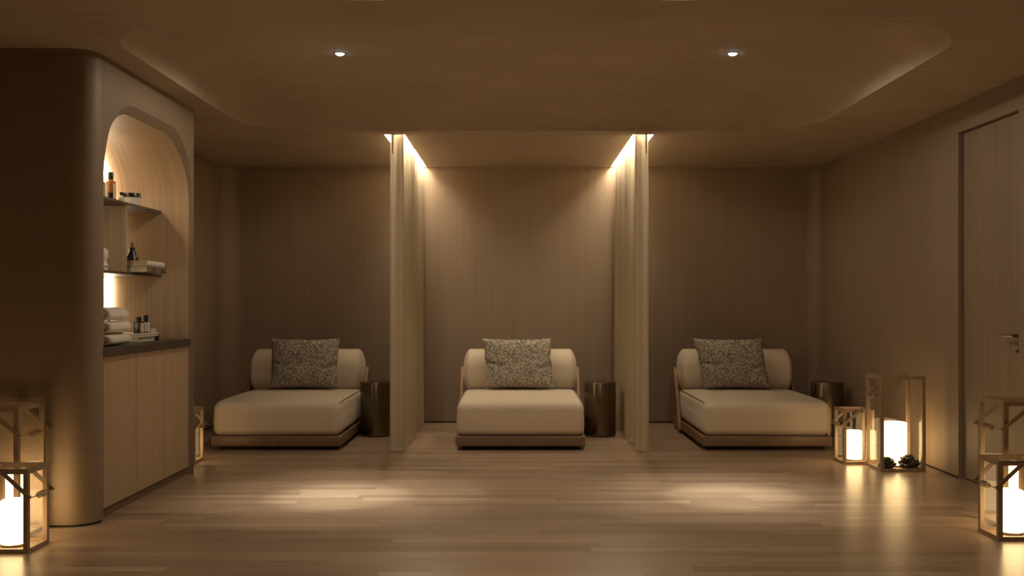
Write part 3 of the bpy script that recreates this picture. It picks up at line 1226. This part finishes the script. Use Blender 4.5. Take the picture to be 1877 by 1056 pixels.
def make_cushion(label, x, shear, seed):
    t = thing('throw_pillow', label, 'pillow', (x, YF + 1.015, .445), 0, 'tweed pillows on the daybeds')
    W, H, TH = .335, .245, .095
    n, m = 44, 34
    bm = bmesh.new()

    def pt(u, v, side):
        # concave edges with ears at the corners
        ex = 1 - .060 * (1 - v * v) - .030 * math.exp(-((v + .35) / .28) ** 2)
        ez = 1 - .055 * (1 - u * u)
        px = W * u * ex
        pz = H * v * ez
        k = max(0.0, (1 - u ** 4) * (1 - v ** 4)) ** .55
        th = TH * k * (.92 + .16 * noise.noise(Vector((u * 1.7 + seed, v * 1.7, side))))
        # creases running in from the edges
        th += -.065 * k * math.exp(-((v + .10 - .45 * (u - .9)) / .060) ** 2) * max(0, (u - .45) / .55)
        th += -.065 * k * math.exp(-((v - .02 + .40 * (u + .9)) / .06) ** 2) * max(0, (-u - .40) / .6)
        th += .016 * k * math.exp(-((v + .26 + .45 * (u + .9)) / .09) ** 2) * max(0, (-u - .35) / .65)
        px += .012 * noise.noise(Vector((v * 2.2 + seed, side * 0, 3.1))) * abs(u)
        y = side * th
        # lean back against the bolster
        a = math.radians(13)
        z = pz + H
        yy = y * math.cos(a) + z * math.sin(a)
        zz = z * math.cos(a) - y * math.sin(a)
        return Vector((px - shear * (z / (2 * H) - .5), yy, zz))
    grid = {}
    for side in (-1, 1):
        for i in range(n + 1):
            for j in range(m + 1):
                u, v = -1 + 2 * i / n, -1 + 2 * j / m
                edge = i in (0, n) or j in (0, m)
                key = (i, j, 0 if edge else side)
                if key not in grid:
                    grid[key] = bm.verts.new(pt(u, v, side))
    for side in (-1, 1):
        for i in range(n):
            for j in range(m):
                q = []
                for a, b_ in ((i, j), (i + 1, j), (i + 1, j + 1), (i, j + 1)):
                    e = a in (0, n) or b_ in (0, m)
                    q.append(grid[(a, b_, 0 if e else side)])
                if side > 0:
                    q.reverse()
                bm.faces.new(q)
    mb = MB()
    mb.bm.free()
    mb.bm = bm
    zmin = min(v.co.z for v in bm.verts)
    for v in bm.verts:
        v.co.z -= zmin
    mb.build('cover', M['boucle'], t, 80)
    return t


make_cushion('grey tweed pillow leaning on the daybed beside the dark left wall', -2.045, .005, 1.0)
make_cushion('grey tweed pillow leaning on the daybed between the two curtains', 0.016, .045, 4.0)
make_cushion('grey tweed pillow leaning on the daybed next to the lanterns', 2.075, .080, 9.0)


# ------------------------------------------------------------------ drum side tables
def side_table(label, x, y):
    t = thing('side_table', label, 'side table', (x, y, 0), 0, 'bronze drum side tables')
    r, h = .152, .512
    b = MB()
    b.lathe([(0, .002), (r - .012, .002), (r - .010, .008), (r - .002, .010), (r, .013), (r, h - .006), (r - .002, h - .001), (r - .008, h), (r - .011, h - .001), (r - .012, h - .003)], n=72)
    b.build('drum', M['table'], t, 30)
    b = MB()
    b.lathe([(0, h - .0025), (r - .0125, h - .0025), (r - .0125, h - .010), (0, h - .010)], n=72)
    b.build('table_top', M['table'], t, 30)
    return t


side_table('bronze drum side table between the left daybed and the left curtain', -1.346, 9.65)
side_table('bronze drum side table between the middle daybed and the right curtain', 0.791, 9.65)
side_table('bronze drum side table half hidden between right daybed and lanterns', 2.963, 9.65)


# ------------------------------------------------------------------ curtains
def curtain(label, xc, flip):
    t = thing('curtain', label, 'curtain', (xc, 9.6, 0), 0, 'sheer curtains between the daybeds')
    y0, y1, amp = 8.605, 10.60, .050
    # plan of the folds: a wide flat leading pleat, then folds to the wall
    plan = []
    for i in range(31):
        f_ = i / 30
        plan.append((flip * (-.058 + .114 * f_), y0 + .012 * math.sin(f_ * PI) + .003 * math.sin(f_ * 2 * PI * 2.5) + (.022 if f_ < .12 else 0)))
    cuts = [0.0]
    rnd = random.Random(11 if flip > 0 else 23)
    for k in range(10):
        cuts.append(cuts[-1] + rnd.uniform(.6, 1.4))
    steps_ = 22
    for k in range(10):
        a0, a1 = cuts[k] / cuts[-1], cuts[k + 1] / cuts[-1]
        amp_k = amp * rnd.uniform(.45, 1.22)
        rnd_k = rnd.uniform(-.6, .6)
        for q in range(steps_):
            u = a0 + (a1 - a0) * q / steps_
            ph = q / steps_ * 2 * PI
            y = y0 + .02 + (y1 - y0 - .03) * u
            x = amp_k * math.cos(ph) - .25 * amp * math.sin(ph * 2) * rnd_k + .0035 * math.sin(ph * 5 + k)
            plan.append((flip * x, y + .020 * math.sin(ph * 2)))
    zs_ = [0.004, .012, .03, .07, .15, .3, .6, 1.0, 1.4, 1.8, 2.2, 2.5, 2.66, 2.725]
    bm = bmesh.new()
    rows = []
    for zi, z in enumerate(zs_):
        row = []
        for k, (px, py) in enumerate(plan):
            s = 1 + .10 * (1 - z / 2.8) + (.10 if z < .02 else 0)
            jig = .004 * noise.noise(Vector((k * .23, z * 1.6, flip)))
            zz = z
            if z < .02:
                zz = z + .010 * max(0, noise.noise(Vector((k * .35, 1.2, flip))))
            row.append(bm.verts.new((px * s + jig, py - 9.6 - (.016 * (z < .02)), zz)))
        rows.append(row)
    for a, b_ in zip(rows, rows[1:]):
        for k in range(len(plan) - 1):
            bm.faces.new((a[k], a[k + 1], b_[k + 1], b_[k])).smooth = True
    mb = MB()
    mb.bm.free()
    mb.bm = bm
    cl = mb.build('cloth', M['curtain'], t, 80)
    b = MB()
    b.box(-.006, .006, -.004, .004, 2.535, 2.724, .001, 1)
    wd = b.build('pull_wand', M['track'], t)
    wd.location = (flip * -.036, y0 - 9.6 - .016, 0)
    b = MB()
    b.box(-.014, .014, -.99, .99, 2.7255, 2.7375)
    b.build('track', M['slot'], t)
    return t


curtain('sheer beige curtain hanging between the left and middle daybeds', -1.025, 1)
curtain('sheer beige curtain hanging between the middle and right daybeds', 1.062, -1)


# ------------------------------------------------------------------ lanterns and candles
def lantern(label, x0, yf, w, dpt, h, side, arm):
    """x0: left face, yf: front face; the handle is folded down to the given side (-1 left, +1 right)"""
    t = thing('lantern', label, 'lantern', (x0 + w / 2, yf + dpt / 2, 0), 0, 'wooden candle lanterns')
    a, c = w / 2, dpt / 2
    p = .027 if h > .5 else .025
    b = MB()
    for sx in (-1, 1):
        for sy in (-1, 1):
            xa, xb = sorted((sx * a, sx * (a - p)))
            ya, yb = sorted((sy * c, sy * (c - p)))
            b.box(xa, xb, ya, yb, 0, h, .0015, 1)
    for z0, z1 in ((.0, .022), (h - .026, h)):
        for sy in (-1, 1):
            ya, yb = sorted((sy * c, sy * (c - p)))
            b.box(-a + p, a - p, ya + .0005, yb - .0005, z0 + .0005, z1 - .0005)
        for sx in (-1, 1):
            xa, xb = sorted((sx * a, sx * (a - p)))
            b.box(xa + .0005, xb - .0005, -c + p, c - p, z0 + .0005, z1 - .0005)
    b.build('frame', M['lantern'], t)
    b = MB()
    b.box(-a + p, a - p, -c + p, c - p, .004, .014)
    b.build('floor_panel', M['lantern'], t)
    for sx in (-1, 1):
        b = MB()
        xx = sx * (a - p * .5)
        b.box(xx - .0015, xx + .0015, -c + p, c - p, .022, h - .026)
        b.build('pane', M['pane'], t)
    for sy in (-1, 1):
        b = MB()
        yy = sy * (c - p * .5)
        b.box(-a + p, a - p, yy - .0015, yy + .0015, .022, h - .026)
        b.build('pane', M['pane'], t)
    b = MB()
    b.box(-a + p, a - p, -c + p, c - p, h - .016, h - .012)
    b.build('top_pane', M['pane'], t)
    # handle: two flat arms on the front and back faces, a rod between their ends
    zp = h - .014
    end = side * (a + .014)
    zr = zp - arm
    for sy in (-1, 1):
        b = MB()
        b.bar((0, sy * (c + .006), zp), (end, sy * (c + .006), zr), .019, .009)
        arm_o = b.build('handle_arm', M['lantern'], t)
        b = MB()
        b.tube([(0, sy * (c + .001), zp), (0, sy * (c + .014), zp)], .006, 10)
        b.build('pin', M['chrome'], arm_o, 40)['label'] = 'metal pivot pin'
    b = MB()
    b.tube([(end, -c - .014, zr), (end, c + .014, zr)], .0028, 8)
    rod = b.build('rod', M['chrome'], t, 40)
    rod['label'] = 'metal rod'
    for sy in (-1, 1):
        b = MB()
        b.tube([(end, sy * (c + .0108), zr), (end, sy * (c + .017), zr)], .007, 10)
        b.build('end_knob', M['chrome'], rod, 40)
    b = MB()
    b.tube([(end, -.030 * (dpt / .24), zr), (end, .030 * (dpt / .24), zr)], .017, 18)
    b.build('grip', M['chrome'], rod, 40)['label'] = 'polished metal grip'
    return t


def candle(label, x, y, r, h, mat):
    t = thing('candle', label, 'candle', (x, y, .0145), 0, 'glowing pillar candles')
    b = MB()
    b.lathe([(0, 0), (r - .006, 0), (r - .003, .003), (r - .003, .012), (0, .012)], n=40)
    b.build('candle_base', M['candle_base'], t, 40)
    b = MB()
    b.lathe([(0, .0122), (r - .003, .0122), (r, .018), (r, h - .012), (r - .003, h - .004), (r - .010, h), (r - .020, h - .003), (0, h - .006)], n=48)
    b.build('wax', mat, t, 50)
    return t


# right, by the wall: a small one and a tall one
lantern('small oak lantern with a lit candle, left of the tall one by the right daybed', 2.558, 7.910, .242, .24, .430, -1, .115)
candle('glowing candle in the small lantern by the right daybed', 2.679, 8.030, .062, .238, M['candle_s'])
lantern('tall oak lantern with large candle and dark rosettes against the right wall', 2.722, 7.560, .340, .325, .715, -1, .150)
candle('large glowing candle in the tall lantern against the right wall', 2.902, 7.772, .093, .335, M['candle_t'])
# right foreground pair
lantern('small oak lantern in front of the tall one on the right, near the door', 2.556, 5.360, .250, .24, .425, -1, .130)
candle('glowing candle in the small lantern near the door', 2.681, 5.480, .063, .238, M['candle_s'])
lantern('tall oak lantern standing behind the small one near the door', 2.715, 5.630, .330, .315, .715, -1, .145)
candle('large glowing candle in the tall lantern near the door', 2.890, 5.788, .090, .335, M['candle_t'])
# left foreground pair
lantern('small oak lantern in front of the tall one at the rounded wall', -2.725, 5.090, .257, .235, .425, 1, .130)
candle('glowing candle in the small lantern at the rounded wall', -2.598, 5.207, .062, .238, M['candle_s'])
lantern('tall oak lantern behind the small one at the rounded wall', -2.972, 5.345, .330, .315, .715, 1, .145)
candle('large glowing candle in the tall lantern at the rounded wall', -2.760, 5.502, .085, .335, M['candle_t'])
# peeping out behind the end of the cabinet
lantern('small oak lantern peeping out behind the end of the niche wall', -2.778, 7.925, .245, .24, .430, 1, .130)
candle('glowing candle in the lantern behind the end of the niche wall', -2.668, 8.045, .062, .238, M['candle_s'])


def rosette(label, x, y, r, seed):
    t = thing('succulent', label, 'plant', (x, y, .0145), 0)
    rnd = random.Random(seed)
    b = MB()
    bm = b.bm
    for ring, (n, el, rad, ln) in enumerate(((9, 8, .50, .56), (8, 28, .42, .52), (7, 48, .30, .46), (5, 68, .16, .40), (3, 84, .05, .32))):
        for i in range(n):
            az = 2 * PI * (i + .37 * ring) / n + rnd.uniform(-.15, .15)
            e = math.radians(el + rnd.uniform(-7, 7))
            L_ = ln * r * rnd.uniform(.88, 1.1)
            W_ = .27 * r * rnd.uniform(.9, 1.1)
            res = bmesh.ops.create_uvsphere(bm, u_segments=10, v_segments=7, radius=1.0)
            mt = Matrix.Rotation(az, 4, 'Z') @ Matrix.Translation((rad * r * math.cos(e) * .8, 0, .20 * r + rad * r * .15 + .42 * r * math.sin(e) * .8)) @ Matrix.Rotation(-e, 4, 'Y') @ Matrix.Diagonal((L_ * .62, W_, W_ * .42, 1))
            bmesh.ops.transform(bm, matrix=mt, verts=res['verts'])
    zmin = min(v.co.z for v in bm.verts)
    cx_, cy_, rc = 2.902 - x, 7.772 - y, .0955
    for v in bm.verts:
        v.co.z = (v.co.z - zmin) * 1.5
        # the leaves press against the candle and stay inside the panes
        dx, dy = v.co.x - cx_, v.co.y - cy_
        d_ = math.hypot(dx, dy)
        if d_ < rc:
            v.co.x, v.co.y = cx_ + dx / d_ * (rc + .1 * (rc - d_)), cy_ + dy / d_ * (rc + .1 * (rc - d_))
        v.co.x = max(2.7395 - x, min(3.0445 - x, v.co.x))
        v.co.y = max(7.5775 - y, v.co.y)
    b.build('leaves', M['leaf'], t, 60)
    return t


rosette('large dark rosette at the right front corner inside the tall lantern', 2.970, 7.652, .115, 3)
rosette('small dark rosette at the left front corner inside the tall lantern', 2.800, 7.640, .098, 5)
